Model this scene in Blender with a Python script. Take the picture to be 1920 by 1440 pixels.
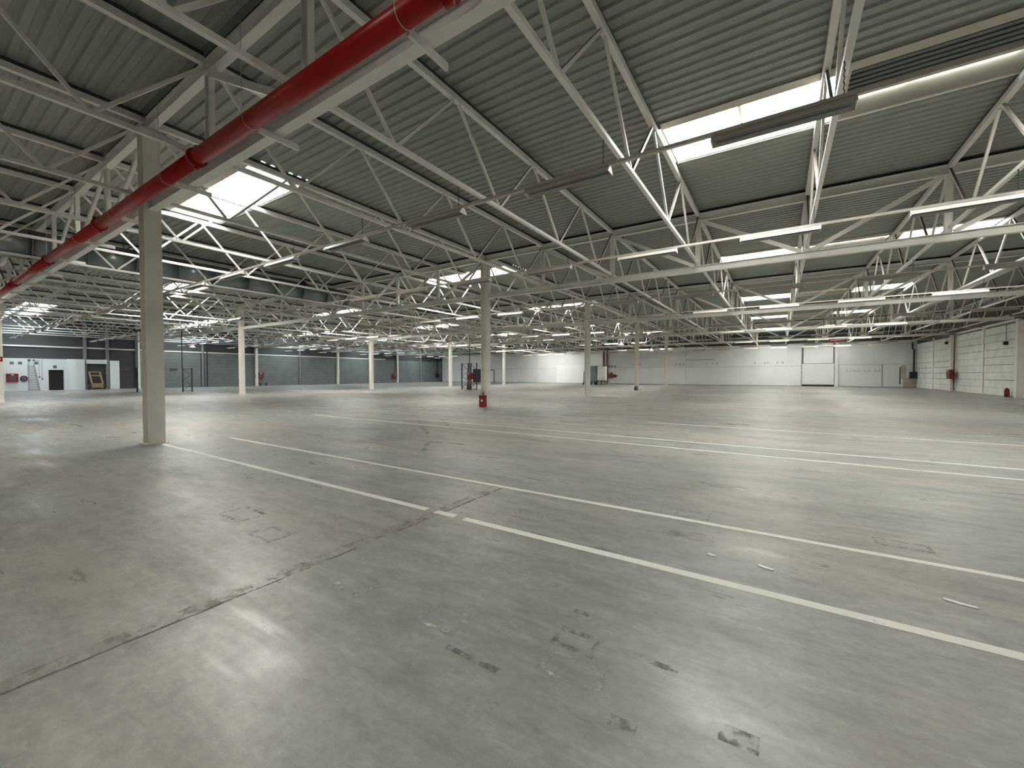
import bpy, math, random
from mathutils import Vector, Matrix
random.seed(7)
for o in list(bpy.data.objects): bpy.data.objects.remove(o)
S = bpy.context.scene
C = S.collection
# ------------------------------------------------------------------ camera, world, exposure
F_PX, PITCH, ROLL, YAW = 769.86, -0.0230, -0.0003, 0.5768
CAM = Vector((0, 0, 1.54))
f0 = Vector((-math.sin(YAW), math.cos(YAW), 0)); r0 = Vector((math.cos(YAW), math.sin(YAW), 0)); up = Vector((0, 0, 1))
fw = f0*math.cos(PITCH) + up*math.sin(PITCH); u2 = -f0*math.sin(PITCH) + up*math.cos(PITCH)
rr = r0*math.cos(ROLL) + u2*math.sin(ROLL); uu = -r0*math.sin(ROLL) + u2*math.cos(ROLL)
cam = bpy.data.cameras.new('camera'); co = bpy.data.objects.new('camera', cam); C.objects.link(co)
m = Matrix((rr, uu, -fw)).transposed().to_4x4(); m.translation = CAM; co.matrix_world = m
cam.sensor_width = 36; cam.sensor_fit = 'HORIZONTAL'; cam.lens = F_PX/1920*36; cam.clip_end = 500; cam.clip_start = .05
S.camera = co
w = bpy.data.worlds.new('sky'); S.world = w; w.use_nodes = True
w.node_tree.nodes['Background'].inputs[0].default_value = (.80, .90, 1, 1)
w.node_tree.nodes['Background'].inputs[1].default_value = 14.0
SKY_GLOW = 35.0           # daylight through the milky skylight panes
S.view_settings.view_transform = 'Standard'; S.view_settings.look = 'None'
S.view_settings.exposure = 0.0; S.view_settings.gamma = 1; S.view_settings.use_curve_mapping = False

# ------------------------------------------------------------------ materials
def nt(name):
    m = bpy.data.materials.new(name); m.use_nodes = True
    n = m.node_tree.nodes; return m, n, m.node_tree.links, n['Principled BSDF']
def paint(name, col, rough=.5, var=.12, scale=3.0, metal=0.0, dirt=None, dirt_amt=.4):
    m, n, l, b = nt(name)
    tc = n.new('ShaderNodeTexCoord'); no = n.new('ShaderNodeTexNoise'); no.inputs['Scale'].default_value = scale; no.inputs['Detail'].default_value = 5
    l.new(tc.outputs['Object'], no.inputs['Vector'])
    mx = n.new('ShaderNodeMix'); mx.data_type = 'RGBA'
    c2 = dirt or tuple(c*(1-var*2) for c in col)
    mx.inputs['A'].default_value = (*col, 1); mx.inputs['B'].default_value = (*c2, 1)
    rg = n.new('ShaderNodeMapRange'); rg.inputs['From Min'].default_value = .4; rg.inputs['From Max'].default_value = .75
    rg.inputs['To Max'].default_value = dirt_amt if dirt else .6
    l.new(no.outputs['Fac'], rg.inputs['Value']); l.new(rg.outputs['Result'], mx.inputs['Factor'])
    l.new(mx.outputs['Result'], b.inputs['Base Color']); b.inputs['Roughness'].default_value = rough; b.inputs['Metallic'].default_value = metal
    return m
M = {}
M['steel'] = paint('white_painted_steel', (.80, .79, .74), .45, .06)
def dust_and_shade(m, dust_shade, lo=.15, hi=.4):  # darkens upward faces: settled dust, plus their shade put into the colour
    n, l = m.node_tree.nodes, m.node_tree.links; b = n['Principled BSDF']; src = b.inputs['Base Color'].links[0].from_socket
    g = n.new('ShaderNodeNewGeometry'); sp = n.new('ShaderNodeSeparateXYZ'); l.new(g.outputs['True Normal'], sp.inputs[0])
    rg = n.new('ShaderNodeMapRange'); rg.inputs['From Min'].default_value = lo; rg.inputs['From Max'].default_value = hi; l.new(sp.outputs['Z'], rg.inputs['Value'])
    mx = n.new('ShaderNodeMix'); mx.data_type = 'RGBA'; mx.inputs['B'].default_value = (*dust_shade, 1)
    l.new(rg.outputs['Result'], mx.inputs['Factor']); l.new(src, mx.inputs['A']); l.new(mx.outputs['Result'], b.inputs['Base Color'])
dust_and_shade(M['steel'], (.11, .098, .083))
M['column'] = paint('cream_painted_steel', (.88, .85, .78), .5, .06, 2, dirt=(.68, .63, .56), dirt_amt=.35)
M['roof'] = paint('grey_green_roof_sheet', (.315, .325, .29), .5, .07, .8)
M['lamp_inner'] = paint('dull_lamp_inside', (.42, .41, .37), .45, .08, 6)
M['curb'] = paint('cream_curb_sheet', (.46, .43, .35), .6, .06, 2)
M['hood'] = paint('dark_hood_sheet', (.13, .135, .14), .5, .1, 2)
M['red'] = paint('red_pipe_paint', (.36, .010, .012), .32, .1, 3)
M['red'].node_tree.nodes['Principled BSDF'].inputs['Specular IOR Level'].default_value = .25
M['redbox'] = paint('red_cabinet_paint', (.26, .012, .016), .4, .1, 4)
M['deep_red'] = paint('deep_red_paint', (.10, .006, .008), .5, .1, 4)
M['black'] = paint('black_paint', (.015, .015, .016), .5, .1, 4)
M['dark'] = paint('dark_grey_paint', (.07, .072, .075), .55, .1, 4)
M['grey'] = paint('mid_grey_paint', (.28, .29, .30), .5, .1, 4)
M['galv'] = paint('galvanised_sheet', (.30, .33, .33), .35, .15, 1.5, metal=.7)
M['rail'] = paint('white_lamp_rail', (.56, .52, .46), .45, .05)
M['reflector'] = paint('white_enamel', (.54, .50, .44), .35, .05)
M['tube'] = paint('white_glass_tube', (.8, .8, .8), .2, .02)
M['wall_white'] = paint('white_wall_paint', (.86, .87, .87), .6, .04, .5, dirt=(.72, .73, .72), dirt_amt=.45)
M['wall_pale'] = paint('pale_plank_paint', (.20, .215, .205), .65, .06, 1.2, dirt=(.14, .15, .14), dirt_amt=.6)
M['wall_right'] = paint('right_plank_paint', (.86, .87, .83), .65, .05, 1.2, dirt=(.6, .6, .55), dirt_amt=.6)
M['wall_upper'] = paint('grey_upper_wall', (.07, .074, .074), .7, .1, .7)
M['soft_grey'] = paint('soft_grey_paint', (.52, .53, .53), .6, .08, 3)
M['cream'] = paint('bare_cream_plaster', (.62, .54, .42), .7, .1, 2)
M['wood'] = paint('bare_pine', (.44, .29, .15), .6, .15, 4)
M['brown'] = paint('rust_brown_paint', (.13, .085, .07), .6, .1, 3)
M['card'] = paint('pale_cardboard', (.66, .60, .50), .7, .08, 3)
M['white'] = paint('plain_white', (.93, .93, .93), .5, .02, 3)
M['alu'] = paint('dull_aluminium', (.32, .33, .34), .4, .08, 4, metal=.5)
M['orange'] = paint('brown_orange_crust', (.34, .26, .18), .8, .2, 6)

def glow(name, col, st):
    m, n, l, b = nt(name)
    b.inputs['Base Color'].default_value = (.8, .8, .8, 1); b.inputs['Emission Color'].default_value = (*col, 1); b.inputs['Emission Strength'].default_value = st
    return m
M['pane'] = glow('daylit_milky_pane', (.985, 1.0, .955), SKY_GLOW)
M['pane_blue'] = glow('daylit_bluish_pane', (.84, .94, 1.0), SKY_GLOW*.45)

def floor_mat():
    m, n, l, b = nt('worn_power_floated_concrete')
    tc = n.new('ShaderNodeTexCoord')
    def noise(scale, detail, stretch=(1, 1, 1), rough=.55):
        mp = n.new('ShaderNodeMapping'); mp.inputs['Scale'].default_value = stretch
        l.new(tc.outputs['Object'], mp.inputs['Vector'])
        t = n.new('ShaderNodeTexNoise'); t.inputs['Scale'].default_value = scale; t.inputs['Detail'].default_value = detail; t.inputs['Roughness'].default_value = rough
        l.new(mp.outputs['Vector'], t.inputs['Vector']); return t.outputs['Fac']
    def rng(src, a, bb, c, d):
        r = n.new('ShaderNodeMapRange'); r.inputs['From Min'].default_value = a; r.inputs['From Max'].default_value = bb
        r.inputs['To Min'].default_value = c; r.inputs['To Max'].default_value = d; l.new(src, r.inputs['Value']); return r.outputs['Result']
    def mix(fac, a, bb, mode='MIX'):
        x = n.new('ShaderNodeMix'); x.data_type = 'RGBA'; x.blend_type = mode
        if isinstance(fac, float): x.inputs['Factor'].default_value = fac
        else: l.new(fac, x.inputs['Factor'])
        for s, v in (('A', a), ('B', bb)):
            if isinstance(v, tuple): x.inputs[s].default_value = (*v, 1)
            else: l.new(v, x.inputs[s])
        return x.outputs['Result']
    big = noise(.16, 4, (.7, 1.3, 1)); mid = noise(.9, 6, (.6, 1.5, 1), .62); fine = noise(14, 6, (1, 1, 1), .7); warm = noise(.33, 5, (.6, 1, 1))
    streak = noise(1.5, 7, (.35, 2.2, 1), .68); spots = noise(3.2, 3)
    mott = noise(4.5, 8, (.6, 1.3, 1), .7); scr = noise(2.2, 9, (.25, 2.6, 1), .75)
    c = mix(rng(big, .38, .62, 0, 1), (.285, .285, .262), (.40, .395, .36))
    glare_wear = noise(.42, 3, (.07, 1.2, 1), .6)  # bands along X: skylight reflections and traffic wear painted into the colour
    c = mix(rng(glare_wear, .52, .66, 0, .45), c, (.24, .238, .222)); c = mix(rng(glare_wear, .46, .34, 0, .5), c, (.45, .42, .37))
    c = mix(rng(warm, .50, .66, 0, .75), c, (.40, .335, .27))
    c = mix(rng(mid, .46, .70, 0, .6), c, (.20, .20, .186))
    c = mix(rng(streak, .55, .74, 0, .45), c, (.155, .155, .145))
    c = mix(rng(scr, .46, .28, 0, .55), c, (.47, .465, .44))
    c = mix(rng(mott, .50, .70, 0, .62), c, (.15, .148, .137))
    c = mix(rng(mott, .46, .28, 0, .5), c, (.49, .48, .45))
    scratch = noise(9, 9, (.2, 1.6, 1), .78); c = mix(rng(scratch, .60, .74, 0, .5), c, (.14, .138, .13)); c = mix(rng(scratch, .40, .27, 0, .45), c, (.52, .51, .48))
    c = mix(rng(spots, .70, .76, 0, .4), c, (.12, .12, .115))
    c = mix(rng(fine, .35, .7, .0, .45), c, (.19, .188, .175))
    l.new(c, b.inputs['Base Color'])
    r1 = rng(mid, .35, .68, .24, .50); r2 = rng(scr, .3, .7, -.06, .14)
    ad = n.new('ShaderNodeMath'); ad.operation = 'ADD'; l.new(r1, ad.inputs[0]); l.new(r2, ad.inputs[1]); l.new(ad.outputs[0], b.inputs['Roughness'])
    bp = n.new('ShaderNodeBump'); bp.inputs['Strength'].default_value = .12; bp.inputs['Distance'].default_value = .01
    l.new(fine, bp.inputs['Height']); l.new(bp.outputs['Normal'], b.inputs['Normal'])
    b.inputs['Specular IOR Level'].default_value = .55
    return m
M['floor'] = floor_mat()
def worn(name, col, lo, hi, scale):
    """paint worn through in flecks: transparent where it has gone"""
    m, n, l, b = nt(name)
    b.inputs['Base Color'].default_value = (*col, 1); b.inputs['Roughness'].default_value = .6
    tc = n.new('ShaderNodeTexCoord'); t = n.new('ShaderNodeTexNoise'); t.inputs['Scale'].default_value = scale; t.inputs['Detail'].default_value = 6; t.inputs['Roughness'].default_value = .65
    r = n.new('ShaderNodeMapRange'); r.inputs['From Min'].default_value = lo; r.inputs['From Max'].default_value = hi
    l.new(tc.outputs['Object'], t.inputs['Vector']); l.new(t.outputs['Fac'], r.inputs['Value']); l.new(r.outputs['Result'], b.inputs['Alpha'])
    return m
M['line'] = worn('white_floor_paint', (.78, .77, .71), .22, .38, 5)
M['ghost'] = worn('ghost_floor_paint', (.66, .65, .60), .45, .74, 13)
M['joint'] = worn('slab_joint_filler', (.20, .18, .155), .40, .68, 4)
M['crust'] = worn('crumbled_joint_crust', (.52, .46, .37), .48, .85, 9)
M['ghost_dark'] = worn('dark_glue_residue', (.25, .25, .235), .46, .80, 13)
M['tyre'] = worn('faint_tyre_rubber', (.20, .20, .19), .48, .85, 3)

# ------------------------------------------------------------------ mesh building
class MB:
    def __init__(s): s.v = []; s.f = []
    def quad8(s, p):
        b = len(s.v); s.v += [tuple(q) for q in p]
        s.f += [(b, b+3, b+2, b+1), (b+4, b+5, b+6, b+7), (b, b+1, b+5, b+4), (b+1, b+2, b+6, b+5), (b+2, b+3, b+7, b+6), (b+3, b, b+4, b+7)]
        return s
    def box(s, x0, x1, y0, y1, z0, z1):
        return s.quad8([(x0, y0, z0), (x1, y0, z0), (x1, y1, z0), (x0, y1, z0), (x0, y0, z1), (x1, y0, z1), (x1, y1, z1), (x0, y1, z1)])
    def bar(s, p, q, wd, ht, ref=(0, 0, 1)):
        p, q = Vector(p), Vector(q); d = (q-p).normalized(); ref = Vector(ref)
        if abs(d.dot(ref)) > .98: ref = Vector((0, 1, 0))
        sd = d.cross(ref).normalized()*wd/2; u = sd.cross(d).normalized()*ht/2
        return s.quad8([p-sd-u, p+sd-u, q+sd-u, q-sd-u, p-sd+u, p+sd+u, q+sd+u, q-sd+u])
    def tube(s, p, q, r, n=10, r2=None, cap=True):
        p, q = Vector(p), Vector(q); d = (q-p).normalized(); ref = Vector((0, 0, 1)) if abs(d.z) < .9 else Vector((1, 0, 0))
        a = d.cross(ref).normalized(); bb = a.cross(d); r2 = r if r2 is None else r2; k = len(s.v)
        for e, rad in ((p, r), (q, r2)):
            for i in range(n):
                t = 2*math.pi*i/n; s.v.append(tuple(e + (a*math.cos(t) + bb*math.sin(t))*rad))
        for i in range(n):
            j = (i+1) % n; s.f.append((k+i, k+j, k+n+j, k+n+i))
        if cap: s.f.append(tuple(k+i for i in range(n-1, -1, -1))); s.f.append(tuple(k+n+i for i in range(n)))
        return s
    def path(s, pts, r, n=8):
        for a, b in zip(pts, pts[1:]): s.tube(a, b, r, n)
        return s
    def prism(s, poly, axis, a, b):
        """poly of 2-D points extruded along axis from a to b"""
        k = len(s.v); n = len(poly)
        def P(p, t): return (t, p[0], p[1]) if axis == 'x' else ((p[0], t, p[1]) if axis == 'y' else (p[0], p[1], t))
        s.v += [P(p, a) for p in poly] + [P(p, b) for p in poly]
        s.f.append(tuple(range(k+n-1, k-1, -1))); s.f.append(tuple(range(k+n, k+2*n)))
        for i in range(n):
            j = (i+1) % n; s.f.append((k+i, k+j, k+n+j, k+n+i))
        return s
    def ibeam(s, axis, c1, c2, z0, h, wd, a, b, tf=.018, tw=.014):
        """I-beam along x or y at cross position c1, bottom at z0"""
        for lo, hi, ww in ((z0, z0+tf, wd), (z0+h-tf, z0+h, wd), (z0+tf, z0+h-tf, tw)):
            if axis == 'x': s.box(a, b, c1-ww/2, c1+ww/2, lo, hi)
            else: s.box(c1-ww/2, c1+ww/2, a, b, lo, hi)
        return s
    def lathe(s, prof, n=16, cx=0, cy=0):
        k = len(s.v)
        for r, z in prof:
            for i in range(n):
                t = 2*math.pi*i/n; s.v.append((cx+r*math.cos(t), cy+r*math.sin(t), z))
        for j in range(len(prof)-1):
            for i in range(n):
                i2 = (i+1) % n; s.f.append((k+j*n+i, k+j*n+i2, k+(j+1)*n+i2, k+(j+1)*n+i))
        return s
    def mesh(s, name, mat, smooth=False):
        me = bpy.data.meshes.new(name); me.from_pydata(s.v, [], s.f); me.materials.append(mat)
        if smooth:
            for p in me.polygons: p.use_smooth = len(p.vertices) == 4
        me.update(); return me
def link(name, me, parent=None, loc=(0, 0, 0)):
    o = bpy.data.objects.new(name, me); C.objects.link(o); o.location = loc
    if parent is not None: o.parent = parent
    return o
def part(name, mb, mat, parent, loc=(0, 0, 0), smooth=False, label=None):
    o = link(name, mb.mesh(name, M[mat], smooth), parent, loc)
    if label: o['label'] = label
    return o
def tag(o, label, cat, group=None):
    o['label'] = label; o['category'] = cat
    if group: o['group'] = group
    return o
def thing(name, label, cat, loc=(0, 0, 0), group=None):
    return tag(link(name, None, None, loc), label, cat, group)
def single(name, mb, mat, label, cat, loc=(0, 0, 0), group=None, smooth=False):
    return tag(part(name, mb, mat, None, loc, smooth), label, cat, group)
def struct(name, mb=None, mat=None):
    o = link(name, mb.mesh(name, M[mat]) if mb else None); o['kind'] = 'structure'; return o
ORD = ['zeroth', 'first', 'second', 'third', 'fourth', 'fifth', 'sixth', 'seventh', 'eighth', 'ninth', 'tenth', 'eleventh', 'twelfth', 'thirteenth', 'fourteenth', 'fifteenth', 'sixteenth', 'seventeenth']

# ------------------------------------------------------------------ the grid
COLX = [-60.42, -36.10, -11.78, 13.10]                 # column lines
YA, SV = 3.335, 12.4565
ROW = [YA + SV*k for k in range(-1, 6)]                # Z (behind the camera), A, B, C, D, E, F (far wall)
XL, XR, YN, YF = -60.62, 13.42, -9.25, 65.72           # inner faces of the walls
JX = []
for s in range(3): JX += [COLX[s] + (COLX[s+1]-COLX[s])*k/8 for k in range(8)]
JX.append(COLX[3])                                     # 25 joist lines; near column line = index 16
ZB, ZT = 5.14, 6.92                                    # girder bottom chord, top chord undersides
ZROOF = 7.27
def place_word(i):
    d = i-16
    if d == 0: return 'on the near column line'
    return '%s %s of near column' % (ORD[abs(d)], 'left' if d < 0 else 'right')
BAYNAME = ['overhead', 'first', 'second', 'third', 'fourth', 'farthest']

# ------------------------------------------------------------------ floor
floor = struct('floor', MB().box(XL-.2, XR+.2, YN-.2, YF+.2, -.2, 0), 'floor')
def strip(name, x0, x1, y0, y1, mat, z=.0025): return part(name, MB().box(x0, x1, y0, y1, 0, z), mat, floor)
strip('painted_line', -11.42, -3.35, YA-.005, YA+.085, 'line'); strip('painted_line', -3.22, -2.93, YA-.005, YA+.085, 'line'); strip('painted_line', -2.80, 12.9, YA-.015, YA+.075, 'line')
strip('painted_line', -11.3, 12.9, 4.59, 4.665, 'line')
strip('painted_line', -15.2, 12.9, 9.02, 9.09, 'line')
strip('painted_line', -11.0, 12.9, 10.02, 10.09, 'line')
strip('painted_line', -3.5, 12.9, 13.4, 13.48, 'line'); strip('painted_line', -8, 12.9, 15.1, 15.18, 'ghost')
jm = MB()
y = -9
while y < 4.4:                                          # broken slab joint, running away from the camera
    y2 = y + random.uniform(.12, .3); jm.quad8([(x, yy, z) for z in (0, .002) for x, yy in ((-3.13+random.uniform(-.01, .006), y), (-3.122+random.uniform(0, .008), y), (-3.122+random.uniform(0, .012), y2), (-3.13+random.uniform(-.015, .01), y2))]); y = y2
part('slab_joint', jm, 'joint', floor)
part('joint_crust', MB().box(-3.26, -3.13, -9, 4.4, 0, .0012), 'crust', floor)
mk = MB()
def ring(x0, x1, y0, y1, t=.035): return MB().box(x0, x1, y0, y0+t, 0, .002).box(x0, x1, y1-t, y1, 0, .002).box(x0, x0+t, y0+t, y1-t, 0, .002).box(x1-t, x1, y0+t, y1-t, 0, .002)
for x0, x1, y0, y1, mt in ((-2.73, -2.43, 1.76, 1.99, 'ghost'), (-1.90, -1.60, 1.80, 2.04, 'ghost'), (-1.06, -.71, 1.84, 2.04, 'ghost'), (-1.09, -.83, 2.07, 2.25, 'ghost_dark'),
                           (-2.45, -2.1, 3.72, 3.98, 'ghost'), (-.95, -.6, 4.72, 4.98, 'ghost'), (-1.75, -1.35, 4.75, 5.0, 'ghost'), (.75, 1.15, 4.9, 5.1, 'ghost'), (-4.3, -3.9, 1.9, 2.15, 'ghost'), (-5.2, -4.7, 2.0, 2.3, 'ghost_dark')):
    part('tape_outline', ring(x0, x1, y0, y1), mt, floor)
for x0, x1, y0, y1 in ((-1.56, -1.2, 1.70, 1.735), (-1.1, -1.0, 2.42, 2.46), (-.62, -.42, 2.2, 2.24), (-.62, -.5, 1.72, 1.78), (-.2, -.05, 1.9, 2.0)):
    part('glue_residue', MB().box(x0, x1, y0, y1, 0, .002), 'ghost_dark', floor)

def curve_strip(pts, wd, mat, name):
    q = MB(); P = [Vector((x, y, 0)) for x, y in pts]
    for a, b2 in zip(P[:-1], P[1:]):
        d_ = (b2-a).normalized(); n_ = Vector((-d_.y, d_.x, 0))*wd/2
        q.quad8([a-n_, a+n_, b2+n_, b2-n_] + [p+Vector((0, 0, .0022)) for p in (a-n_, a+n_, b2+n_, b2-n_)])
    part(name, q, mat, floor)
curve_strip([(-15.2, 13.6), (-14.1, 12.9), (-12.9, 12.1), (-11.7, 11.06), (-10.3, 9.95), (-8.83, 8.71), (-7.6, 7.7), (-6.62, 6.74), (-5.9, 5.8)], .10, 'tyre', 'tyre_mark')
curve_strip([(-14.6, 14.2), (-13.4, 13.3), (-12.2, 12.5), (-11.0, 11.5), (-9.6, 10.4), (-8.1, 9.1), (-6.9, 8.1)], .10, 'tyre', 'tyre_mark')
# ------------------------------------------------------------------ ceiling: corrugated sheets, one per joist field
PITCHC, DEPTH = SV/50, .04
def sheet_mesh(width, rows):
    v, f = [], []
    prof = []
    for i in range(rows):
        y0 = i*PITCHC
        prof += [(y0, 0), (y0+PITCHC*.40, 0), (y0+PITCHC*.52, DEPTH), (y0+PITCHC*.88, DEPTH)]
    prof.append((rows*PITCHC, 0))
    for y, z in prof: v += [(0, y, z), (width, y, z)]
    for i in range(len(prof)-1): f.append((2*i, 2*i+2, 2*i+3, 2*i+1))
    me = bpy.data.meshes.new('roof_sheet'); me.from_pydata(v, [], f); me.materials.append(M['roof']); return me
ceiling = struct('ceiling')
cache = {}
# skylights: first joist line, last joist line, row offset range in corrugations
SKY = [('right', 19, 22, 27, 34), ('middle', 14, 16, 9, 15), ('left', 8, 10, 27, 34), ('far_left', 0, 4, 12, 19)]
for b in range(6):
    y0 = ROW[b]
    for i in range(24):
        segs = [(0, 50)]
        for nm, a, z, r0_, r1_ in SKY:
            if a <= i < z and not (b == 0 and nm == 'far_left'): segs = [(0, r0_), (r1_, 50)]
        for ra, rb in segs:
            if b == 0: pass
            wd = JX[i+1]-JX[i]
            key = (round(wd, 3), rb-ra)
            if key not in cache: cache[key] = sheet_mesh(wd, rb-ra)
            link('roof_sheet', cache[key], ceiling, (JX[i], y0+ra*PITCHC, ZROOF))

for nmx, bx in (('edge_flashing', (XL-.1, JX[0]+.02, YN-.1, YF+.1)), ('edge_flashing', (JX[24]-.02, XR+.1, YN-.1, YF+.1)), ('edge_flashing', (JX[0], JX[24], YN-.1, ROW[0]+.02)), ('edge_flashing', (JX[0], JX[24], ROW[6]-.02, YF+.1))):
    part(nmx, MB().box(bx[0], bx[1], bx[2], bx[3], ZROOF+.055, ZROOF+.075), 'roof', ceiling)
# ------------------------------------------------------------------ skylights
SKYWORD = {'right': 'long skylight with a dark corrugated hood, right side', 'middle': 'short bright skylight left of the near column line', 'left': 'short skylight above the round duct side, left half', 'far_left': 'long bluish skylight near the left wall'}
for b in range(6):
    for nm, a, z, r0_, r1_ in SKY:
        if b == 0 and nm == 'far_left': continue
        x0, x1 = JX[a]+.08, JX[z]-.08; ya, yb = ROW[b]+r0_*PITCHC, ROW[b]+r1_*PITCHC
        zt = ZROOF+.42
        t = thing('skylight', '%s, in the %s roof bay' % (SKYWORD[nm], BAYNAME[b]), 'skylight', (x0, ya, ZROOF), 'roof skylights')
        L, W, H = x1-x0, yb-ya, .42
        for nmx, bx in (('curb_side', (0, L, -.02, .02, -.02, H)), ('curb_side', (0, L, W-.02, W+.02, -.02, H)), ('curb_end', (-.02, .02, .02, W-.02, -.02, H)), ('curb_end', (L-.02, L+.02, .02, W-.02, -.02, H))):
            part(nmx, MB().box(*bx), 'curb', t)
        part('trim_strip', MB().box(0, L, -.26, -.02, -.03, -.015), 'curb', t)
        part('trim_strip', MB().box(0, L, W+.02, W+.06, -.04, -.01), 'white', t)
        pm = 'pane_blue' if nm == 'far_left' else 'pane'
        np_ = max(2, round(L/1.5))
        for k in range(np_):
            part('pane', MB().box(L*k/np_+.03, L*(k+1)/np_-.03, .02, W-.02, H+.01, H+.03), pm, t)
        for k in range(1, np_): part('glazing_bar', MB().box(L*k/np_-.03, L*k/np_+.03, .02, W-.02, H-.03, H+.03), 'rail', t)
        if nm == 'right':
            hm = MB(); n = 10
            for (xa, xb, ha, hb) in ((3.45, 6.45, .04, W-.06) if b else (1.75, L-.05, .04, W-.06),):  # overhead bay: unseen hood lengthened to cut light on the near floor
                part('hood', (lambda: (lambda q: [q.box(xa, xb, ha+(hb-ha)*k/n, ha+(hb-ha)*(k+.62)/n, H-.075, H-.035) for k in range(n)] and q.box(xa, xb, ha, hb, H-.04, H-.02))(MB()))(), 'hood', t)
            part('hood_upright', MB().box(3.35, 3.45, .03, W-.03, .0, H-.02), 'curb', t)
            if b: part('hood_upright', MB().box(6.45, 6.52, .03, W-.03, .0, H-.02), 'curb', t)
        if nm == 'middle':
            part('hood', (lambda q: [q.box(L-1.15+1.1*k/8, L-1.15+1.1*(k+.6)/8, .05, W-.05, H-.075, H-.035) for k in range(8)] and q.box(L-1.15, L-.03, .05, W-.05, H-.04, H-.02))(MB()), 'hood', t)

# ------------------------------------------------------------------ walls
wl = struct('wall_left', MB().box(XL-.3, XL, YN-.3, YF+.3, -.2, 7.8), 'wall_upper')
wr = struct('wall_right', MB().box(XR, XR+.3, YN-.3, YF+.3, -.2, 7.8), 'dark')
part('wall_panel', MB().box(XR-.06, XR, YN, ROW[3]-.15, 0, 5.3), 'wall_right', wr)
wf = struct('wall_far', MB().box(XL, XR, YF, YF+.3, -.2, 7.8), 'wall_upper')
wn = struct('wall_near', MB().box(XL, XR, YN-.3, YN, -.2, 7.8), 'wall_pale')
# left wall planks and pilasters
half = [ROW[2] + SV/2*k for k in range(0, 9)]
for a, bq in zip(half[:-1], half[1:]):
    if bq > YF: bq = YF
    for k in range(10):
        off = random.uniform(0, .012)
        part('wall_plank', MB().box(XL, XL+.05+off, a+.23, bq-.23, .02+k*.42, .02+k*.42+.405), 'wall_pale', wl)
for k, yy in enumerate(half):
    wd = .16 if k % 2 == 0 else .10
    if yy > YF-.3 or k % 2 == 0: continue
    part('pilaster', MB().box(XL, XL+.13, yy-wd, yy+wd, 0, 7.1), 'grey', wl)
for yy in (11.6, 13.3): part('pilaster', MB().box(XL, XL+.25, yy-.12, yy+.12, 0, 7.1), 'grey', wl)
part('ring_beam', MB().box(XL, XL+.12, 5.0, 50.5, 4.24, 4.38), 'column', wl)
# right wall planks and pilasters
hr = [ROW[3]+SV/2*k for k in range(0, 7)]
for a, bq in zip(hr[:-1], hr[1:]):
    bq = min(bq, YF)
    if bq-a < 1: continue
    for k in range(9):
        off = random.uniform(0, .03)
        part('wall_plank', MB().box(XR-.05-off, XR, a+.13, bq-.13, .02+k*.56, .02+k*.56+.515+random.uniform(0, .03)), 'wall_right', wr)
for k, yy in enumerate(hr):
    if yy > YF-.3: continue
    wd, dp = (.17, .40) if k % 2 == 0 else (.12, .14)
    part('pilaster', MB().box(XR-dp, XR, yy-wd, yy+wd, 0, 5.12 if k % 2 == 0 else 5.3), 'column', wr)
part('upper_cladding', MB().box(XR-.04, XR, YN, YF, 5.32, 7.24), 'brown', wr)
part('cable_trunk', MB().box(XR-.2, XR-.06, 55.3, 65, 4.70, 4.85), 'column', wr)
part('cable_trunk', MB().box(XR-.2, XR-.06, 41.0, 52.8, 5.12, 5.27), 'column', wr)
# far wall panels
PX = [XL, -51.9, -37.1, -24.4, -11.75, .95, 2.42]
for x0, x1 in zip(PX[:-1], PX[1:]):
    for z0, z1 in ((0.05, 2.62), (2.64, 5.6)):
        part('wall_panel', MB().box(x0+.015, x1-.015, YF-.06-random.uniform(0, .01), YF, z0, z1), 'wall_white', wf)
for x0, x1, z0, z1 in ((6.2, 10.35, .05, 2.75), (10.37, XR, .05, 2.75), (5.84, XR, 2.77, 5.6)):
    part('wall_panel', MB().box(x0+.015, x1-.015, YF-.06, YF, z0, z1), 'wall_white', wf)
part('wall_panel', MB().box(2.42, 5.84, YF-.06, YF, 5.12, 5.6), 'wall_white', wf)
part('plaster_patch', MB().box(12.25, XR-.06, YF-.07, YF-.055, .05, 1.05).box(12.05, 12.5, YF-.07, YF-.055, 1.05, 2.6), 'cream', wf)
part('white_patch', MB().box(-33.25, -28.0, YF-.085, YF-.06, .1, 3.2), 'white', wf)
part('pilaster', MB().box(5.86, 6.18, YF-.35, YF-.06, 0, 5.4), 'wall_white', wf)
part('pilaster', MB().box(.9, 1.12, YF-.16, YF-.06, 0, 5.5), 'wall_white', wf)
part('pilaster', MB().box(-24.55, -24.35, YF-.3, YF-.06, 0, 5.5).box(-23.95, -23.75, YF-.3, YF-.06, 0, 5.5), 'brown', wf)
for x in (7.0, 7.75, 8.7, 9.7):
    part('bracket_mark', MB().box(x, x+.05, YF-.075, YF-.06, 1.9, 2.25).box(x+.45, x+.5, YF-.075, YF-.06, 1.9, 2.25).box(x+.05, x+.45, YF-.075, YF-.06, 1.9, 1.95), 'soft_grey', wf)
part('chipped_edge', MB().box(10.33, 10.42, YF-.075, YF-.06, .1, 2.7), 'grey', wf)
part('chipped_edge', MB().box(11.9, 12.02, YF-.08, YF-.06, .4, 2.4), 'brown', wf)
for x in (-8.9, -8.2, -7.6, -2.9, -1.7, -1.4, -.3, .3, -19.6, -18.6, -13.2, -12.6): part('stain', MB().box(x, x+.16, YF-.078, YF-.06, 3.0, 3.25), 'soft_grey', wf)
part('scuff_band', MB().box(-24, -8, YF-.065, YF-.059, 3.62, 3.78), 'soft_grey', wf)
d = struct('door_1')
part('door_panel', MB().box(2.5, 5.78, YF-.12, YF-.03, .25, 2.92), 'wall_white', d)
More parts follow.
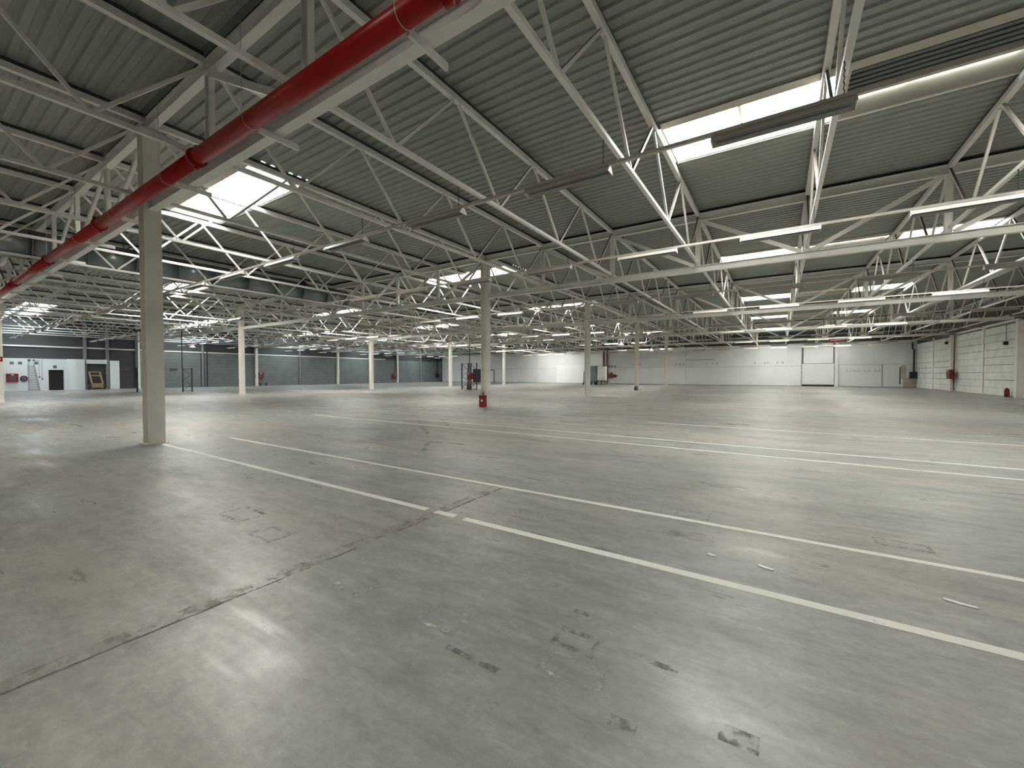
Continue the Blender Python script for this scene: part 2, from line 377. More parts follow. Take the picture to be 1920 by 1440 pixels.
part('door_panel', MB().box(2.62, 5.7, YF-.10, YF-.03, 2.96, 5.05), 'wall_white', d)
part('door_frame', MB().box(2.45, 2.5, YF-.16, YF-.03, 0, 5.1).box(5.80, 5.84, YF-.16, YF-.03, 0, 5.1).box(2.5, 5.80, YF-.16, YF-.03, 5.06, 5.12), 'soft_grey', d)
part('door_gap_dark', MB().box(2.5, 5.78, YF-.14, YF-.03, 0, .23), 'black', d)  # black block standing in for the dark gap under the door
d = struct('door_2')
part('shutter', (lambda q: [q.box(-52.0, -49.2, YF-.12, YF-.08, .05+k*.25, .28+k*.25) for k in range(10)] and q)(MB()), 'black', d)
part('door_frame', MB().box(-52.1, -52.0, YF-.14, YF-.05, 0, 2.65).box(-49.2, -49.1, YF-.14, YF-.05, 0, 2.65).box(-52.0, -49.2, YF-.14, YF-.05, 2.55, 2.65), 'black', d)

# ------------------------------------------------------------------ columns (H-section with base plate)
def col_mesh(h):
    q = MB().box(-.18, -.16, -.15, .15, .015, h).box(.16, .18, -.15, .15, .015, h).box(-.16, .16, -.008, .008, .015, h); return q.mesh('shaft', M['column'])
sh = col_mesh(ZT-.03); pl = MB().box(-.22, .22, -.2, .2, 0, .015).mesh('base_plate', M['column']); capm = MB().box(-.2, .2, -.17, .17, ZT-.03, ZT).mesh('cap_plate', M['steel'])
ROWW = {1: 'under the red pipe', 2: 'in the second row', 3: 'in the third row', 4: 'in the fourth row', 5: 'in the fifth row'}
COLW = {0: 'against the left wall', 1: 'on the left column line', 2: 'on the near column line'}
EXTRA = {(1, 2): ', nearest of all', (2, 2): ', red box at its foot', (1, 1): ', with a red sign, at left edge'}
for j in range(1, 6):
    for s in range(3):
        t = thing('column', 'cream steel column %s %s%s' % (COLW[s], ROWW[j], EXTRA.get((j, s), '')), 'column', (COLX[s], ROW[j], 0), 'H-section columns')
        if (j, s) == (1, 1): t.scale.y = 1.6; t.location.y += .12      # the broader column at the left edge
        link('shaft', sh, t); link('base_plate', pl, t); link('cap_plate', capm, t)

# ------------------------------------------------------------------ girders along X
GN = {1: 'carrying the red pipe', 2: 'over the second column row', 3: 'over the third column row', 4: 'over the fourth column row', 5: 'over the fifth column row'}
SN = ['left-hand', 'middle', 'right-hand']
gc = {}
for j in range(1, 6):
    zb = ZB+.01 if j == 1 else ZB
    for s in range(3):
        xa, xb = COLX[s]+.18, COLX[s+1]-.18; L = xb-xa; full = COLX[s+1]-COLX[s]
        t = thing('lattice_girder', 'white steel lattice girder %s, %s span' % (GN[j], SN[s]), 'girder', (COLX[s], ROW[j], zb), 'roof girders')
        key = (s, j == 1)
        if key not in gc:
            g = {}
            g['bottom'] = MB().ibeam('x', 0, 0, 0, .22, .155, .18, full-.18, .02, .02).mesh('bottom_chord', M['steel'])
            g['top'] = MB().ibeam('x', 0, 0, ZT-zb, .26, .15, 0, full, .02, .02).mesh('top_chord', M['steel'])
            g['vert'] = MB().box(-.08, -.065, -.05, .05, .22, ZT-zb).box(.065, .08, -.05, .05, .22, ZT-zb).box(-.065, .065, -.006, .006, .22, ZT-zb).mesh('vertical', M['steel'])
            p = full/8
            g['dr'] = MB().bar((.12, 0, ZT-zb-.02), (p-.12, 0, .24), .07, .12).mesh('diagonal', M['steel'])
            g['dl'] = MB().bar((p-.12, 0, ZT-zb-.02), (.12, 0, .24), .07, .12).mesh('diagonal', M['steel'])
            g['gap_shade'] = MB().box(0, full, -.045, .045, ZT-zb+.26, ZROOF-zb-.004).mesh('roof_gap_shade', M['black'])  # black strip standing in for the shadow between chord and roof
            gc[key] = g
        g = gc[key]; p = full/8
        link('bottom_chord', g['bottom'], t); link('top_chord', g['top'], t); link('roof_gap_shade', g['gap_shade'], t)
        for k in range(1, 8): link('vertical', g['vert'], t, (p*k, 0, 0))
        for k in range(4): link('diagonal', g['dr'], t, (p*k, 0, 0))
        for k in range(4, 8):
            if not (j == 1 and s == 1 and k == 4): link('diagonal', g['dl'], t, (p*k, 0, 0))   # the air duct passes through that panel

# ------------------------------------------------------------------ joists along Y
JT, JB = 7.06, 5.42       # top chord underside, bottom chord underside
P4 = SV/4
jm_ = {}
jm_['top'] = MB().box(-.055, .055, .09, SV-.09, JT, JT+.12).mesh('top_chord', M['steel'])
jm_['gap_shade'] = MB().box(-.03, .03, .09, SV-.09, JT+.12, ZROOF-.004).mesh('roof_gap_shade', M['dark'])  # dark strip painting in the shadow line under the roof ribs
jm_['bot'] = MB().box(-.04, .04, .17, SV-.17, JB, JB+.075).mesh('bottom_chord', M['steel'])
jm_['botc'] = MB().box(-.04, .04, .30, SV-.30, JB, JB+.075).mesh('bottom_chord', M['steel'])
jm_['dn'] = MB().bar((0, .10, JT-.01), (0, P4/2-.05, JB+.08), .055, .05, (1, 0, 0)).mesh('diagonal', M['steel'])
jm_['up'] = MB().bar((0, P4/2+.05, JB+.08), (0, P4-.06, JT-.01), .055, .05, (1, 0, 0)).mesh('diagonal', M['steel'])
for b in range(6):
    for i in range(25):
        if b == 0 and i > 20: continue
        t = thing('lattice_joist', 'white lattice joist in the %s roof bay, %s' % (BAYNAME[b], place_word(i)), 'joist', (JX[i], ROW[b], 0), 'roof joists')
        if i == 0: t.location.x += .15
        if i == 24: t.location.x -= .35
        link('top_chord', jm_['top'], t); link('roof_gap_shade', jm_['gap_shade'], t); link('bottom_chord', jm_['botc' if i % 8 == 0 else 'bot'], t)
        for k in range(4): link('diagonal', jm_['dn'], t, (0, P4*k, 0)); link('diagonal', jm_['up'], t, (0, P4*k, 0))

# ------------------------------------------------------------------ lamp rails and fluorescent lamps
RZ = 4.98
lm = {}
HW = .115
refl, cover = MB(), MB()
for sgn in (-1, 1):
    for q, e in ((refl, 0.0), (cover, .005)):
        A = [(-1.6, sgn*.034, -.05+e), (0, sgn*.034, -.05+e), (0, sgn*(HW+e), -.145+e), (-1.6, sgn*(HW+e), -.145+e)]
        B = [(x, y+sgn*.002, z+.004) for x, y, z in A]
        q.quad8(A+B)
lm['reflector'] = refl.mesh('reflector', M['lamp_inner']); lm['cover'] = cover.mesh('cover', M['reflector'])
lm['housing'] = MB().box(-1.6, 0, -.032, .032, -.085, -.026).mesh('housing', M['grey'])
lm['tube'] = MB().tube((-1.55, 0, 0), (-.05, 0, 0), .013, 8).mesh('tube', M['grey'])
lm['end_cap'] = MB().prism([(-HW, -.145), (HW, -.145), (.04, -.03), (-.04, -.03)], 'x', 0, .008).mesh('end_cap', M['white'])
lm['chain'] = MB().path([(-.12+(.006 if k % 2 else -.006), 0, .026+k*(JB-RZ-.03)/10) for k in range(11)], .007, 5).mesh('chain', M['black'])
whole = MB(); cuts = []
for nme in ('cover', 'end_cap', 'reflector', 'housing'):
    me = lm[nme]; k = len(whole.v); whole.v += [tuple(v.co) for v in me.vertices]; whole.f += [tuple(i+k for i in p.vertices) for p in me.polygons]; cuts.append(len(whole.f))
k = len(whole.f); whole.box(-.2, -.15, -.03, .03, -.027, -.015); whole.tube((-.12, 0, -.02), (-.12, 0, JB-RZ), .007, 5)
lm['whole'] = whole.mesh('fluorescent_lamp', M['reflector']); lm['whole'].materials.append(M['lamp_inner'])
for p in lm['whole'].polygons: p.material_index = 1 if cuts[1] <= p.index < k else 0
rail_m = {}
OFFS = (3.24, 8.46)
RNAME = []
n = 0
for b in range(1, 6):
    for oi, off in enumerate(OFFS):
        n += 1; yy = ROW[b]+off
        x0, x1 = (-59.6, 12.4)
        single('lamp_rail', MB().box(x0, x1, -.032, .032, -.026, .026), 'rail', 'thin pale lamp rail, %s one beyond the red pipe' % ORD[n], 'lamp rail', (0, yy, RZ), 'lamp rails')
        for i in range(1, 25):
            if JX[i] > 12.3: continue
            x = JX[i]+.09
            dist = math.hypot(x, yy)
            label = 'white fluorescent lamp on the %s rail beyond red pipe, %s' % (ORD[n], place_word(i).replace('on the near column line', 'at the near column'))
            if dist < 27:
                t = thing('fluorescent_lamp', label, 'lamp', (x, yy, RZ), 'fluorescent lamps')
                link('reflector', lm['reflector'], t); link('cover', lm['cover'], t); link('housing', lm['housing'], t)
                for sg in (-1, 1): link('tube', lm['tube'], t, (0, sg*.05, -.115))
                link('end_cap', lm['end_cap'], t); link('end_cap', lm['end_cap'], t, (-1.608, 0, 0)); link('chain', lm['chain'], t)
            else:
                tag(link('fluorescent_lamp', lm['whole'], None, (x, yy, RZ)), label, 'lamp', 'fluorescent lamps')

# ------------------------------------------------------------------ red pipe along the first girder
PY, PZ, PR = 2.93, 5.14, .117
t = thing('red_pipe', 'thick glossy red water pipe along the nearest girder', 'pipe', (0, PY, PZ))
cps = [-2.6+(-5.55)*k for k in range(-2, 11)]
ends = [12.9]+cps+[-60.3]
ends = sorted(set(ends), reverse=True)
for a, bq in zip(ends[:-1], ends[1:]): part('pipe_length', MB().tube((a, 0, 0), (bq, 0, 0), PR, 24), 'red', t, smooth=True)
for x in cps:
    part('coupling', MB().tube((x-.06, 0, 0), (x+.06, 0, 0), PR+.022, 24).tube((x-.02, 0, 0), (x+.02, 0, 0), PR+.034, 24).box(x-.05, x+.05, -.03, .03, PR, PR+.07).box(x-.05, x+.05, -.03, .03, -PR-.07, -PR), 'red', t, smooth=True)
for i in range(2, 24):
    x = JX[i]-.75
    pts = [(x, (PR+.006)*math.cos(a), (PR+.006)*math.sin(a)) for a in [math.pi*(1+k/12) for k in range(13)]]
    pts = [(x, -PR-.006, JT-PZ-.6)] + pts + [(x, PR+.006, .2)]
    part('strap', MB().path(pts, .005, 5), 'reflector', t)
for i in range(4, 23):                                   # flat arms under the girder that steady the pipe
    x = JX[i]-.82
    part('bracket_arm', MB().box(x-.02, x+.02, .12, .72, -.035, .0).box(x-.02, x+.02, .12, .72, -.085, -.035).tube((x, .20, .0), (x, .20, .22), .010, 6), 'steel', t)

# ------------------------------------------------------------------ round air duct
t = thing('air_duct', 'large round galvanised air duct hung between joists on the left', 'duct', (-22.4, -4.0, 6.14))
L = 15.55+4.0; nseg = 14
for k in range(nseg):
    a, bq = L*k/nseg, L*(k+1)/nseg
    part('duct_length', MB().tube((0, a, 0), (0, bq-.02, 0), .53, 32), 'galv', t, smooth=True)
    part('duct_flange', MB().tube((0, bq-.02, 0), (0, bq+.01, 0), .55, 32), 'galv', t, smooth=True)
part('outlet', MB().tube((.48, 16.6, .28), (.66, 16.6, .30), .20, 18, .24, cap=False), 'galv', t, smooth=True)
part('outlet_mouth', MB().tube((.50, 16.6, .28), (.53, 16.6, .28), .19, 18), 'black', t)
for y in (9.6, 13.8): part('hanger', MB().box(-.56, .56, y, y+.03, .53, .57).tube((-.5, y, .55), (-.5, y, 1.05), .01, 6).tube((.5, y, .55), (.5, y, 1.05), .01, 6), 'black', t)
single('black_conduit', MB().tube((-21.4, -3, 5.58), (-21.4, 15.5, 5.58), .045, 8), 'black', 'thin black conduit running just below the round air duct', 'pipe')

# ------------------------------------------------------------------ left end: booth wall, doorway, signs, ladder
bw = struct('wall_booth')
BX = XL+.28
part('booth_panel', MB().box(XL, BX, -2, 9.88, 0, 3.10) if False else MB().box(XL, BX, -2.0, 9.02, 0, 3.1), 'wall_white', bw)
part('booth_panel', MB().box(XL, BX, 9.02, 10.06, 2.02, 3.1), 'wall_white', bw)
part('booth_panel', MB().box(XL, BX, 10.06, 10.30, 0, 3.1), 'wall_white', bw)
q = MB(); pts = [(BX, 10.3)] + [(BX+.55*math.sin(a*math.pi/16), 10.3+.55*(1-math.cos(a*math.pi/16))) for a in range(1, 9)] + [(BX+.55, 11.45)]
pts2 = [(XL, 11.45), (XL, 10.3)]
part('curved_partition', MB().prism([(x, y) for x, y in pts]+pts2, 'z', 0, 3.12), 'wall_white', bw)
part('doorway_recess', MB().box(XL+.005, XL+.02, 9.02, 10.06, 0, 2.02), 'black', bw)
single('partition_board', MB().box(XL+.26, XL+.34, 13.45, 14.2, 0, 3.05), 'white', 'tall white panel standing against the left wall near the wooden frames', 'board')
single('white_banner', MB().box(XL+.25, XL+.28, 11.66, 13.24, 2.68, 3.12), 'white', 'white rectangular board high above the wooden frames', 'board')
for y, z, wl_ in ((6.72, 2.64, 'first from left'), (7.22, 2.64, 'second from left'), (8.24, 2.66, 'right of the ladder top'), (9.46, 2.34, 'above the dark doorway')):
    t = thing('wall_sign', 'small square dark sign on the white booth wall, %s' % wl_, 'sign', (BX, y, z), 'booth signs')
    part('plate', MB().box(0, .015, -.12, .12, -.12, .12), 'dark', t); part('symbol', MB().box(.015, .02, -.07, .07, -.05, .05), 'grey', t)
def fire_cabinet(loc, label, axis, w_=.7, h_=.75, d_=.2, sgn=1):
    """hose cabinet hung on a wall; axis = wall normal direction"""
    t = thing('fire_hose_cabinet', label, 'fire cabinet', loc, 'fire hose cabinets')
    def B(a0, a1, n0, n1, z0, z1):
        n0, n1 = sorted((sgn*n0, sgn*n1)); return MB().box(n0, n1, a0, a1, z0, z1) if axis == 'x' else MB().box(a0, a1, n0, n1, z0, z1)
    part('case', B(-w_/2, w_/2, 0, d_, 0, h_), 'redbox', t)
    dr = part('door', B(-w_/2+.03, w_/2-.03, d_, d_+.02, .03, h_-.03), 'redbox', t)
    part('window', B(-w_/2+.14, w_/2-.14, d_+.02, d_+.024, .16, h_-.2), 'brown', dr)
    part('label', B(-.08, .08, d_+.02, d_+.026, h_-.16, h_-.07), 'white', dr)
    part('handle', B(w_/2-.09, w_/2-.06, d_+.02, d_+.04, .3, .42), 'black', dr)
    return t
def extinguisher(loc, label, r=.075, h=.5, mat='redbox', ang=0):
    t = thing('fire_extinguisher', label, 'extinguisher', loc, 'fire extinguishers')
    part('cylinder', MB().lathe([(0, 0), (r, 0), (r, h*.78), (r*.75, h*.88), (r*.3, h*.92), (r*.3, h*.95), (0, h*.95)], 18), mat, t, smooth=True)
    part('valve', MB().box(-.02, .02, -.02, .02, h*.93, h).bar((0, 0, h), (.09*math.cos(ang), .09*math.sin(ang), h*.97), .02, .02), 'black', t)
    part('hose', MB().path([(.03*math.cos(ang), .03*math.sin(ang), h*.97), ((r+.05)*math.cos(ang), (r+.05)*math.sin(ang), h*.92), ((r+.07)*math.cos(ang), (r+.07)*math.sin(ang), h*.6), ((r+.03)*math.cos(ang), (r+.03)*math.sin(ang), h*.25)], .014, 7), 'black', t)
    part('label_band', MB().tube((0, 0, h*.45), (0, 0, h*.58), r+.002, 18, cap=False), 'brown', t)
    return t
fire_cabinet((BX, 6.72, .86), 'red fire hose cabinet on the white booth wall, far left', 'x', .72, .78)
t = thing('hose_reel', 'round dark hose reel beside the red cabinet on the booth wall', 'hose reel', (BX+.1, 7.42, 1.18))
rg = MB(); pts = [(.0, .2*math.cos(a*math.pi/10), .22*math.sin(a*math.pi/10)) for a in range(21)]
part('hose', MB().path(pts, .05, 8), 'black', t); part('drum', MB().tube((-.1, 0, 0), (.05, 0, 0), .1, 14), 'redbox', t)
t = thing('ladder', 'grey tapered aluminium ladder leaning on the white booth wall', 'ladder', (BX, 0, 0))
part('stile', MB().bar((.45, 7.68, 0), (.06, 7.72, 2.55), .05, .07), 'alu', t); part('stile', MB().bar((.45, 8.36, 0), (.06, 8.08, 2.55), .05, .07), 'alu', t)
for k in range(11):
    f = (k+.6)/11.3; part('rung', MB().bar((.45-.39*f, 7.68+.04*f, 2.55*f), (.45-.39*f, 8.36-.28*f, 2.55*f), .045, .04), 'alu', t)
t = thing('cable_drop', 'two thin conduits with small switch boxes on the booth wall', 'conduit', (BX, 0, 0))
part('conduit', MB().path([(.02, 7.75, 2.95), (.02, 8.42, 2.95), (.02, 8.42, 1.36)], .012, 6), 'grey', t); part('conduit', MB().tube((.02, 8.6, 3.05), (.02, 8.6, 1.16), .012, 6), 'grey', t)
part('switch_box', MB().box(0, .05, 8.37, 8.47, 1.26, 1.38), 'dark', t); part('switch_box', MB().box(0, .05, 8.55, 8.65, 1.06, 1.18), 'dark', t)
part('spotlight', MB().box(.02, .16, 7.7, 7.85, 2.88, 3.0).box(.02, .1, 8.02, 8.12, 2.9, 3.0), 'black', t)
# wooden frames by the dock opening
t = thing('wooden_frame', 'bare pine window-like frame leaning on a pallet by the left wall', 'frame', (XL+1.4, 0, 0))
a0, a1 = 11.72, 12.60
def leanbar(y0, z0, y1, z1): 
    X = lambda z: .45*(1-z/1.9)-.3
    return MB().bar((X(z0), y0, z0), (X(z1), y1, z1), .10, .09)
part('stile', leanbar(a0+.12, .58, a0-.03, 1.85), 'wood', t); part('stile', leanbar(a1+.05, .58, a1-.12, 1.85), 'wood', t)
part('rail', leanbar(a0-.03, 1.82, a1-.12, 1.82), 'wood', t); part('rail', leanbar(a0+.03, 1.45, a1-.06, 1.45), 'wood', t); part('rail', leanbar(a0+.12, .62, a1+.05, .62), 'wood', t)
part('foot_block', MB().box(.1, .35, 11.8, 12.6, .2, .58), 'wood', t)
t = thing('pallet_truck', 'dark hand pallet truck under the leaning pine frame', 'truck', (XL+1.5, 12.2, 0))
part('fork', MB().box(-.1, 1.0, -.55, -.38, .08, .16), 'dark', t); part('fork', MB().box(-.1, 1.0, .28, .45, .08, .16), 'dark', t); part('body', MB().box(-.3, -.02, -.7, .6, .08, .52), 'dark', t)
for yy in (-.62, .55): part('wheel', MB().tube((-.2, yy-.05, .1), (-.2, yy+.05, .1), .1, 14), 'black', t)
# plaques on planks
single('wall_plaque', MB().box(XL+.07, XL+.1, 18.7, 19.4, 2.02, 2.28), 'dark', 'dark rectangular plaque on the left plank wall, right of near column', 'plaque')
single('wall_plaque', MB().box(XL+.26, XL+.29, 14.3, 14.95, 2.0, 2.25), 'dark', 'dark rectangular plaque just right of the tall white panel', 'plaque')
t = thing('fire_sign', 'red and white fire sign on the column at the left edge', 'sign', (COLX[1]+.18, ROW[1]+.21, 2.4))
part('plate', MB().box(.0, .012, -.14, .14, -.14, .14), 'redbox', t); part('symbol', MB().box(.012, .016, -.06, .06, -.05, .07), 'white', t)
# posts
t = thing('black_post', 'black upright post with a wide foot left of the near column', 'post', (-46.6, 12.1, 0))
part('post', MB().tube((0, 0, .03), (0, 0, 2.15), .07, 12), 'black', t); part('foot', MB().box(-.45, .25, -.4, .3, 0, .03), 'grey', t); part('pipe', MB().tube((0, 0, 2.15), (0, 0, 5.4), .09, 12), 'grey', t); part('head', MB().box(-.3, .3, -.25, .25, 5.3, 5.4), 'black', t)
def rack_frame(loc, along, w_, h_, label, sx=1):
    t = thing('rack_frame', label, 'rack', loc, 'pallet rack frames')
    A = (lambda a, z: (a, 0, z)) if along == 'x' else (lambda a, z: (0, a, z))
    for a in (0, w_):
        p = A(a, 0); part('upright', MB().box(p[0]-.045, p[0]+.045, p[1]-.045, p[1]+.045, .01, h_), 'dark', t)
        part('foot_plate', MB().box(p[0]-.09, p[0]+.09, p[1]-.09, p[1]+.09, 0, .01), 'dark', t)
    zs = [.15, .15+(h_-.3)*.28, .15+(h_-.3)*.5, .15+(h_-.3)*.75, h_-.12]
    for k in range(4):
        a, bq = (0, w_) if k % 2 == 0 else (w_, 0)
        part('brace', MB().bar(A(a, zs[k]), A(bq, zs[k+1]), .035, .035), 'dark', t)
    part('brace', MB().bar(A(0, .12), A(w_, .12), .035, .035), 'dark', t); part('brace', MB().bar(A(0, h_-.08), A(w_, h_-.08), .035, .035), 'dark', t)
rack_frame((-44.6, 14.69, 0), 'y', .68, 2.14, 'dark steel rack frame under a black drop pipe, right of near column')
single('drop_pipe', MB().tube((-44.6, 14.66, 2.14), (-44.6, 14.66, 5.42), .035, 8), 'black', 'black drop pipe above the rack frame right of the near column', 'pipe')
rack_frame((-27.69, 33, 0), 'x', .86, 2.72, 'tall dark rack frame, left of the red hose cabinet in mid floor')
rack_frame((-26.5, 33, 0), 'x', .76, 2.72, 'tall dark rack frame, right of the red hose cabinet in mid floor')
single('drop_pipe', MB().tube((-26.68, 33, 0), (-26.68, 33, 5.42), .045, 10), 'dark', 'dark drop pipe between the two mid-floor rack frames', 'pipe')
fire_cabinet((-26.6, 32.95, 1.02), 'red hose cabinet hung between the two mid-floor rack frames', 'y', .44, .7, .2, -1)
single('red_sign_board', MB().box(-26.35, -26.0, 32.92, 32.95, 1.05, 1.72).box(-26.35, -25.70, 32.93, 32.955, 1.3, 1.4), 'redbox', 'faded red board beside the mid-floor hose cabinet', 'board')
extinguisher((-26.62, 32.62, 0), 'fire extinguisher standing under the mid-floor hose cabinet', .09, .62)
single('bollard', MB().lathe([(0, 0), (.13, 0), (.13, .03), (.075, .04), (.075, .5), (.06, .55), (0, .56)], 16, 0, 0), 'black', 'short black bollard at the right mid-floor rack frame', 'bollard', (-26.2, 32.6, 0), smooth=True)
# foot box on column B and the one on row D
t = thing('extinguisher_box', 'dark red box at the foot of the second-row column', 'box', (COLX[2]+.03, ROW[2]-.25, 0))
part('case', MB().box(-.16, .14, -.1, .1, 0, .52), 'redbox', t); part('lid', MB().box(-.17, .15, -.11, .11, .52, .56), 'redbox', t); part('label', MB().box(-.05, .05, -.105, -.1, .26, .36), 'white', t); part('pipe', MB().tube((-.02, .05, .56), (-.02, .05, .72), .025, 8), 'redbox', t)
extinguisher((COLX[2]-.05, ROW[4]-.3, 0), 'small red extinguisher at the foot of the fourth-row column', .12, .42)
# left wall fire points
fire_cabinet((XL+.07, ROW[3]+.55, 1.05), 'red hose cabinet on the left plank wall, third column row', 'x', .75, .75, .25)
single('fire_notice', MB().box(XL+.23, XL+.245, ROW[3]-.15, ROW[3]+.15, 1.1, 1.5), 'redbox', 'small red notice on the pilaster beside the left wall cabinet', 'sign')
extinguisher((XL+.5, ROW[3]+.35, 0), 'extinguisher on the floor under the left wall cabinet, left one', .11, .5); extinguisher((XL+.55, ROW[3]+1.1, 0), 'extinguisher on the floor under the left wall cabinet, right one', .11, .42, 'brown')
fire_cabinet((XL+.24, ROW[5]-.8, .95), 'red hose cabinet on the left wall nearest the far corner', 'x', .9, .75, .25)
extinguisher((XL+.6, ROW[5]-.8, 0), 'grey extinguisher under the left wall cabinet nearest the corner', .14, .5, 'grey')
single('drop_pipe', MB().tube((XL+.3, 52.9, 1.7), (XL+.3, 52.9, 5.4), .06, 8), 'brown', 'dark brown drop pipe above the farthest left wall cabinet', 'pipe')
single('drop_pipe', MB().tube((XL+.3, 22.4, 0), (XL+.3, 22.4, 5.4), .06, 8), 'black', 'black downpipe beside a pilaster on the left plank wall', 'pipe')
t = thing('air_heater', 'dark unit heater with black flue in the far left corner', 'heater', (XL+.3, 63.9, 0))
part('body', MB().box(-.2, .3, -.3, .3, .95, 1.7), 'black', t); part('flue', MB().tube((0, 0, 1.7), (0, 0, 5.1), .1, 10), 'black', t); part('elbow', MB().tube((0, 0, 5.1), (0, -3.6, 5.15), .08, 10), 'black', t)
t = thing('pipe_arch', 'black bent pipe on the far wall beside the dark shutter', 'pipe', (-46.8, YF-.2, 0))
part('pipe', MB().path([(0, 0, 0), (0, 0, 2.3), (-.15, 0, 2.45), (-1.0, 0, 2.45)], .07, 8), 'black', t)
# right wall
fire_cabinet((XR-.40, ROW[5]-.62, 1.12), 'bright red hose cabinet on the right wall pilaster', 'x', .85, .85, .25, -1)
single('grey_switch_box', MB().box(XR-.2, XR-.05, ROW[5]+.3, ROW[5]+.85, 1.2, 1.75), 'grey', 'small grey switch box left of the bright red wall cabinet', 'box')
single('drop_pipe', MB().tube((XR-.25, ROW[5]-.5, 0.1), (XR-.25, ROW[5]-.5, 5.2), .05, 8), 'brown', 'dark brown pipe above the bright red right wall cabinet', 'pipe')
extinguisher((XR-.3, 42.15, 0), 'large red extinguisher standing on the floor by the right wall', .13, .62, 'redbox', -2.2)
t = thing('unit_heater', 'black box heater with flue pipe in the far right corner', 'heater', (XR-.4, YF-.5, 0))
part('body', MB().box(-.3, .3, -.2, .3, 1.1, 1.85), 'black', t); part('shelf', MB().box(-.45, .3, -.3, .42, .98, 1.1), 'grey', t); part('flue', MB().path([(.05, .1, 1.85), (.05, .1, 4.4), (-.1, .1, 4.55), (-.1, .1, 5.3)], .08, 10), 'black', t)
for y, z in ((43.0, 3.6), (55.2, 4.4)):
    t = thing('wall_lamp', 'small dark wall fitting %s on the right wall' % ('nearer' if y < 50 else 'farther'), 'wall fitting', (XR-.06, y, z))
    part('body', MB().box(-.2, 0, -.1, .1, 0, .25), 'black', t); part('arm', MB().tube((-.08, 0, .3), (-.08, 0, 1.4), .02, 6), 'grey', t)
# red pipe at the far right
t = thing('red_branch_pipe', 'short red branch pipe high above the far wall door', 'pipe', (5.1, ROW[5]+3*SV/4, 5.60))
part('pipe', MB().path([(0, 0, -.3), (0, 0, 0), (3.5, 0, .1)], .075, 10), 'deep_red', t); part('valve', MB().box(.3, .55, -.15, .15, -.45, .1), 'deep_red', t); part('hanger', MB().tube((2.2, 0, .06), (2.2, 0, ZROOF-5.58), .012, 6), 'black', t)
# equipment beside column C
t = thing('grey_cabinet', 'grey wheeled cabinet beside the third-row column', 'cabinet', (-23.05, 58.3, 0))
part('body', MB().box(-.8, .36, -.35, .45, .32, 2.85), 'grey', t); part('door', MB().box(-.72, .3, -.38, -.35, .4, 2.75), 'grey', t); part('side_trim', MB().box(-.82, -.72, -.40, -.38, .32, 2.9), 'dark', t)
for x in (-.6, .2): part('wheel', MB().tube((x, -.4, .26), (x, -.3, .26), .26, 18), 'black', t)
single('white_cabinet', MB().box(-.62, .62, -.3, .3, .66, 2.74), 'white', 'white upright cabinet on a dark pallet far down the hall', 'cabinet', (-21.93, 58.1, 0))
t = thing('dark_pallet', 'dark pallet stand carrying the white cabinet', 'pallet', (-21.93, 58.1, 0))
part('deck', MB().box(-.68, .68, -.36, .36, .56, .66), 'black', t)
for x in (-.64, 0, .64): part('leg', MB().box(x-.05, x+.05, -.36, -.26, 0, .56), 'black', t)
for x, nmx in ((-.32, 'left'), (.32, 'right')): single('carton', MB().box(x-.25, x+.25, -.24, .3, 0, .5).box(x-.25, x+.25, -.25, -.24, .24, .28), 'card', 'pale carton under the white cabinet, %s one' % nmx, 'carton', (-21.93, 58.15, 0), 'cartons')
t = thing('hand_truck', 'dark hand truck left of the third-row column', 'truck', (-24.75, 58.2, 0))
part('frame', MB().box(-.15, -.05, 0, .08, .1, 2.0).box(.25, .35, 0, .08, .1, 2.0).box(-.05, .25, 0, .06, 1.2, 1.28), 'dark', t); part('toe_plate', MB().box(-.2, .4, -.35, 0, .03, .07), 'dark', t)
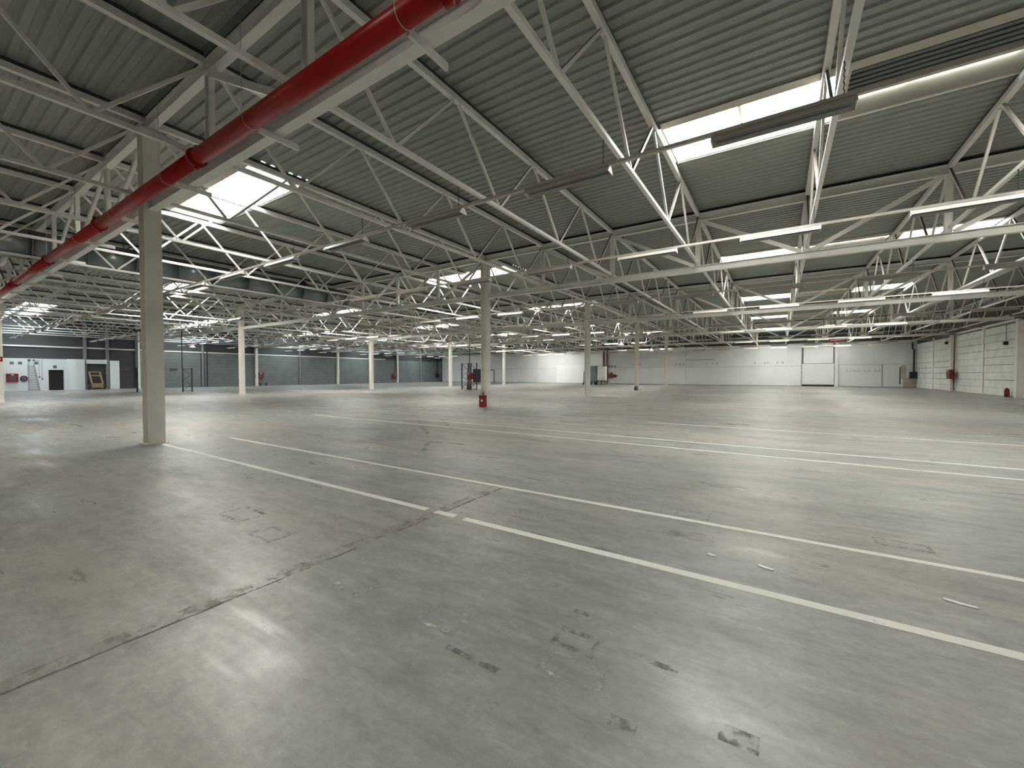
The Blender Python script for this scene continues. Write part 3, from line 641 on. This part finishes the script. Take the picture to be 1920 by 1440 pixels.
for x in (-.2, .4): part('wheel', MB().tube((x-.04, .1, .2), (x+.04, .1, .2), .2, 16), 'black', t)
fire_cabinet((-23.4, YF-.08, .95), 'dark red hose cabinet on the far wall near the brown posts', 'y', .9, .9, .3, -1)
t = thing('hose_reel', 'small dark red hose reel on the far wall, right of cabinet', 'hose reel', (-22.55, YF-.25, 1.3))
part('drum', MB().tube((0, -.1, 0), (0, .12, 0), .28, 16), 'redbox', t); part('nozzle', MB().bar((.2, -.1, .1), (.55, -.1, .05), .08, .08), 'redbox', t)
for k in range(3): tag(part('wall_plate', MB().box(-.16, .16, -.02, 0, -.18, .18), 'grey', None, (-23.55+.5*k, YF-.07, 2.85)), 'small grey plate on the far wall, %s of the row of three' % ('left', 'middle', 'right')[k], 'plate', 'wall plates')
# pendants
for (x, y, z, lb) in ((JX[15], 45.2, 4.8, 'left of the fourth-row near column'), (JX[15], 58.2, 4.8, 'over the far end of the hall'), (JX[1], 19.9, 4.7, 'by the left wall')):
    t = thing('pendant_lamp', 'white bell pendant lamp %s' % lb, 'lamp', (x, y, z), 'pendant lamps')
    part('shade', MB().lathe([(.32, 0), (.30, .05), (.16, .2), (.09, .32), (.05, .36), (0, .37)], 16), 'reflector', t, smooth=True); part('stem', MB().tube((0, 0, .35), (0, 0, JB-z), .02, 6), 'white', t); part('bulb', MB().lathe([(0, -.06), (.06, -.03), (.08, .04), (.04, .12)], 12), 'tube', t, smooth=True)
# litter on the floor
for x, y, a, s_, lb in ((1.04, 3.92, -.25, .085, 'right of the long white line'), (-.07, 3.81, -.3, .06, 'in the middle foreground between lines'), (-.46, 3.83, -.2, .035, 'leftmost of the foreground scraps')):
    q = MB(); c_, s2 = math.cos(a), math.sin(a)
    P = [(-s_, -.012), (0, -.022), (s_, -.008), (s_*.8, .012), (0, .01), (-s_*.9, .016)]
    P = [(px*c_-py*s2, px*s2+py*c_) for px, py in P]
    q.prism(P, 'z', .001, .008)
    single('paper_scrap', q, 'white', 'torn white paper scrap on the floor, %s' % lb, 'scrap', (x, y, 0), 'paper scraps')
